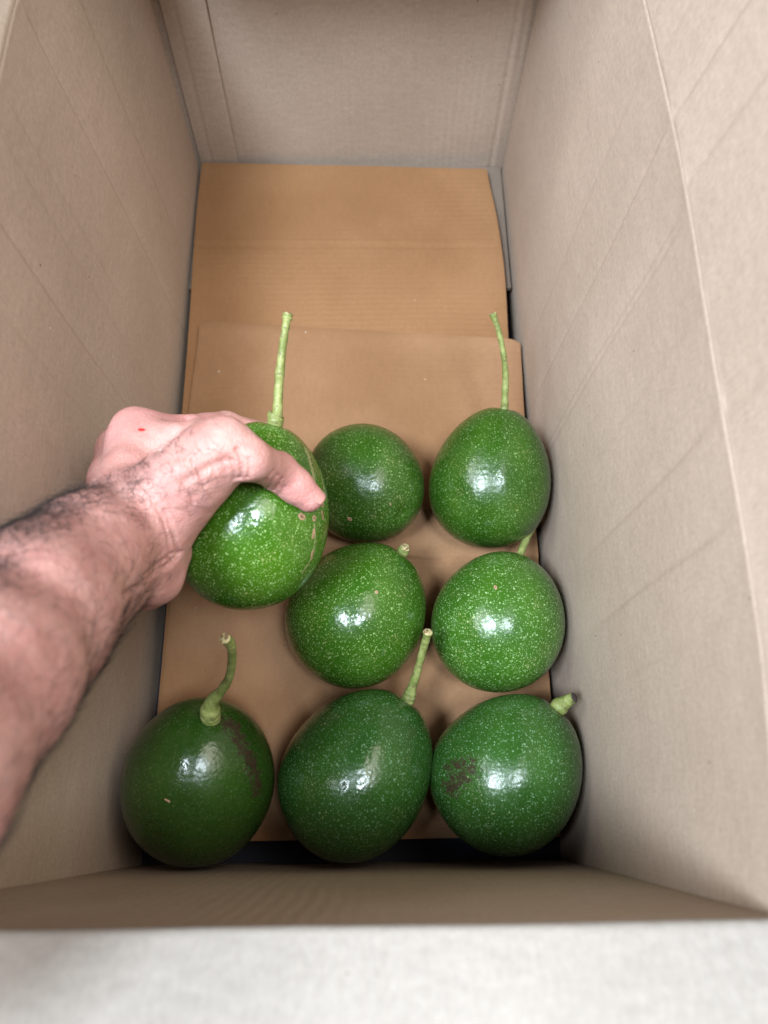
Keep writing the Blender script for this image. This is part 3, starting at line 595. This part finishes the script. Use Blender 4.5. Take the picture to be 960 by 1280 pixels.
for dep, wd, pts in GROOVES:
    d_ = seg_dist(HV, pts); disp -= (2.5 if dep > 0 else .5) * dep * np.exp(-(d_ / (1.35 * wd)) ** 2)
def n3(P, f, seed, n=12):
    rs = np.random.default_rng(seed); r = 0
    for k in range(n):
        v = rs.normal(size=3); v /= np.linalg.norm(v); r = r + np.sin(P @ v * f * rs.uniform(.6, 1.5) + rs.uniform(0, 6.28))
    return r / n * 1.6
disp += .0009 * n3(HV, 120, 1) + .0003 * n3(HV, 420, 2, 16)
tipd = np.linalg.norm(HV - np.array(HAND['fingers'][0][-1][0]), axis=1)
disp *= np.clip(.3 + tipd / .04, 0, 1)
HV = HV + HN * disp[:, None]
person = empty('person', HAND['arm'][0][0][0])
tag(person, 'left hand and hairy bare forearm reaching in, gripping an avocado from above', 'person')
pinv = Matrix.Translation(-Vector(HAND['arm'][0][0][0]))
skin = NT('skin'); oc = skin.n('ShaderNodeTexCoord').outputs['Object']
pink = skin.attr('pink'); hairy = skin.attr('hairy'); scr = skin.attr('scratch')
c = skin.mix(skin.ramp(skin.noise(oc, 45, 4, .6), .3, .7), (.48, .238, .208), (.57, .315, .275))
c = skin.mix(skin.math('MULTIPLY', skin.ramp(skin.noise(oc, 110, 3, .6), .45, .7), .35), c, (.45, .175, .15))
c = skin.mix(skin.math('MULTIPLY', pink, .75), c, (.60, .265, .250))
c = skin.mix(skin.math('MULTIPLY', skin.ramp(skin.noise(oc, 26, 3, .6), .55, .75), .15), c, (.40, .20, .19))
c = skin.mix(skin.math('MULTIPLY', hairy, .22), c, (.20, .13, .12))
c = skin.mix(skin.ramp(scr, .35, .7), c, (.50, .02, .02))
skin.l(c, skin.b.inputs['Base Color']); skin.l(skin.ramp(skin.noise(oc, 200, 3), .3, .7, .42, .6), skin.b.inputs['Roughness'])
skin.b.inputs['Subsurface Weight'].default_value = .25; skin.b.inputs['Subsurface Radius'].default_value = (1, .35, .2); skin.b.inputs['Subsurface Scale'].default_value = .004
skin.b.inputs['Specular IOR Level'].default_value = .4
v1 = skin.n('ShaderNodeTexVoronoi', feature='DISTANCE_TO_EDGE'); skin.l(oc, v1.inputs['Vector']); v1.inputs['Scale'].default_value = 900
v2 = skin.n('ShaderNodeTexVoronoi', feature='DISTANCE_TO_EDGE'); 
wv = skin.n('ShaderNodeVectorMath', operation='ADD'); wn2 = skin.n('ShaderNodeTexNoise'); skin.l(oc, wn2.inputs['Vector']); wn2.inputs['Scale'].default_value = 120
ws = skin.n('ShaderNodeVectorMath', operation='SCALE'); skin.l(wn2.outputs['Color'], ws.inputs[0]); ws.inputs['Scale'].default_value = .004
skin.l(skin.scaled(oc, (1.0, .55, 1.0)), wv.inputs[0]); skin.l(ws.outputs[0], wv.inputs[1])
skin.l(wv.outputs[0], v2.inputs['Vector']); v2.inputs['Scale'].default_value = 330
h = skin.math('ADD', skin.math('MULTIPLY', skin.ramp(v1.outputs['Distance'], 0, .12), .00005), skin.math('MULTIPLY', skin.ramp(v2.outputs['Distance'], 0, .16), .00016))
h = skin.math('ADD', h, skin.math('MULTIPLY', skin.noise(oc, 160, 4, .6), .0007))
bp = skin.n('ShaderNodeBump'); bp.inputs['Distance'].default_value = 1; bp.inputs['Strength'].default_value = .9
skin.l(h, bp.inputs['Height']); skin.l(bp.outputs[0], skin.b.inputs['Normal'])
arm = mesh_obj('arm', HV, HF, skin.m, person); arm.matrix_parent_inverse = pinv
arm['label'] = 'bare skin of the hand and forearm'
# masks
p0, p1 = np.array(HAIRREF['forearm'][0]), np.array(HAIRREF['forearm'][1]); fa = p0 - p1; flen = np.linalg.norm(fa); fa = fa / flen
along = (HV - p0) @ fa                                         # 0 at the wrist, negative up the forearm
dors = np.array(HAIRREF['dors']); vent = np.array(HAIRREF['vent'])
def sm(x, a, b): t = np.clip((x - a) / (b - a), 0, 1); return t * t * (3 - 2 * t)
nd = HN @ dors; nv_ = HN @ vent
fore = sm(-along, -.004, .035)
hb = np.exp(-(seg_dist(HV, [HAIRREF['hb'], HAIRREF['hb2']]) / .017) ** 2)
hairy = np.clip(fore * (.07 + 1.3 * sm(nd, .25, .85) + .25 * sm(nv_, .55, .95)) + hb * .62, 0, 1) 
pinkv = np.zeros(len(HV))
for p_, r_ in ((HAND['fingers'][0][-1][0], .02), (HAND['fingers'][0][2][0], .016), (HAND['palm'][6][1][0], .028), (HAND['fingers'][1][0][0], .02), (HAND['fingers'][1][1][0], .02), (HAND['palm'][5][1][0], .022)):
    pinkv = np.maximum(pinkv, np.exp(-(np.linalg.norm(HV - np.array(p_), axis=1) / r_) ** 2))
sp = np.array(HAIRREF['scratch']); sv = HV - sp
scratch = np.clip(1.2 - np.linalg.norm(sv * np.array([.55, 1.2, 1.0]), axis=1) / .0020, 0, 1)
attr(arm, 'pink', pinkv); attr(arm, 'hairy', hairy); attr(arm, 'scratch', scratch)
# thumb nail: a curved plate on the back of the thumb tip
ta, tb_ = np.array(HAND['fingers'][0][2][0]), np.array(HAND['fingers'][0][-1][0]); tx = tb_ - ta; tx /= np.linalg.norm(tx)
nn = np.array((0.7453, 0.1131, 0.6475)); nn = nn - tx * (nn @ tx); nn /= np.linalg.norm(nn); ns = np.cross(tx, nn)
NV, NF = [], []
na, nb_ = 12, 14
for lay in (0, 1):
    for i in range(na):
        s_ = i / (na - 1)
        for j in range(nb_):
            w_ = (j / (nb_ - 1) * 2 - 1); span = R(44) * (1 - .25 * (1 - s_) ** 3 - .18 * s_ ** 8)
            ang = w_ * span; r_ = .0088 + .0002 - .0006 * lay - .0008 * s_ ** 2
            pos = tb_ + tx * (-.0060 + .0125 * (s_ - .06 * w_ * w_ * s_)) + nn * math.cos(ang) * r_ + ns * math.sin(ang) * r_
            NV.append(pos)
for lay in (0, 1):
    o_ = lay * na * nb_
    for i in range(na - 1):
        for j in range(nb_ - 1):
            f_ = (o_ + i * nb_ + j, o_ + i * nb_ + j + 1, o_ + (i + 1) * nb_ + j + 1, o_ + (i + 1) * nb_ + j)
            NF.append(f_ if lay == 0 else f_[::-1])
o_ = na * nb_
bd = [i * nb_ for i in range(na)] + [(na - 1) * nb_ + j for j in range(1, nb_)] + [i * nb_ + nb_ - 1 for i in range(na - 2, -1, -1)] + [j for j in range(nb_ - 2, 0, -1)]
for a_, b_ in zip(bd, bd[1:] + bd[:1]): NF.append((a_, b_, b_ + o_, a_ + o_))
Nn = NT('nail'); tc = Nn.n('ShaderNodeTexCoord').outputs['Object']
Nn.l(Nn.mix(Nn.noise(tc, 200, 2), (.50, .235, .205), (.56, .29, .255)), Nn.b.inputs['Base Color']); Nn.b.inputs['Roughness'].default_value = .35
nail = mesh_obj('thumb_nail', NV, NF, Nn.m, person); nail.matrix_parent_inverse = pinv
# body hair: thin tapered strands rooted on the skin
cand = rng.integers(0, len(HV), 75000)
notip = np.linalg.norm(HV[cand] - np.array(HAND['avocado'][0]), axis=1) > .070
keep = cand[(rng.random(len(cand)) < hairy[cand] * .6) & ((along[cand] > -.26)) & notip][:11000]
hv, hf = [], []
side = np.cross(fa, dors)
for i in keep:
    p = HV[i]; n = HN[i]
    isf = along[i] < .0
    base = fa * (.75 if isf else .5) + side * (-.55 if nd[i] > .0 else .5) * (1 if isf else .8)
    d = base - n * (base @ n); d /= np.linalg.norm(d) + 1e-9
    d = d + rng.normal(size=3) * .42; d -= n * (d @ n); d /= np.linalg.norm(d) + 1e-9
    L_ = (.008 + .011 * rng.random()) * (1 if isf else .62)
    lift = .35 + .35 * rng.random(); curl = np.cross(n, d) * rng.normal() * 1.5
    r0 = .000086 * (.7 + .5 * rng.random()); ns_ = 6
    q = p - n * .0004; b0 = len(hv)
    v_ = d * (1 - lift * .6) + n * lift
    for s_ in range(ns_ + 1):
        f_ = s_ / ns_; v_ = v_ + curl / ns_ - n * (lift * 1.35 / ns_); v_ /= np.linalg.norm(v_)
        if s_: q = q + v_ * L_ / ns_
        h_ = (q - p) @ n
        if h_ < .0002 and s_: q = q + n * (.0003 - h_)
        a_ = np.cross(v_, n); a_ /= np.linalg.norm(a_) + 1e-9; c_ = np.cross(v_, a_); rr_ = r0 * (1 - .8 * f_)
        for k in range(3):
            an = 2.094 * k; hv.append(q + (a_ * math.cos(an) + c_ * math.sin(an)) * rr_)
    for s_ in range(ns_):
        for k in range(3):
            k2 = (k + 1) % 3; hf.append((b0 + s_ * 3 + k, b0 + s_ * 3 + k2, b0 + s_ * 3 + 3 + k2, b0 + s_ * 3 + 3 + k))
Nh = NT('dark_hair'); Nh.b.inputs['Base Color'].default_value = (.018, .013, .012, 1); Nh.b.inputs['Roughness'].default_value = .45
hair = mesh_obj('hair', np.array(hv), np.array(hf), Nh.m, person); hair.matrix_parent_inverse = pinv
hair['kind'] = 'stuff'
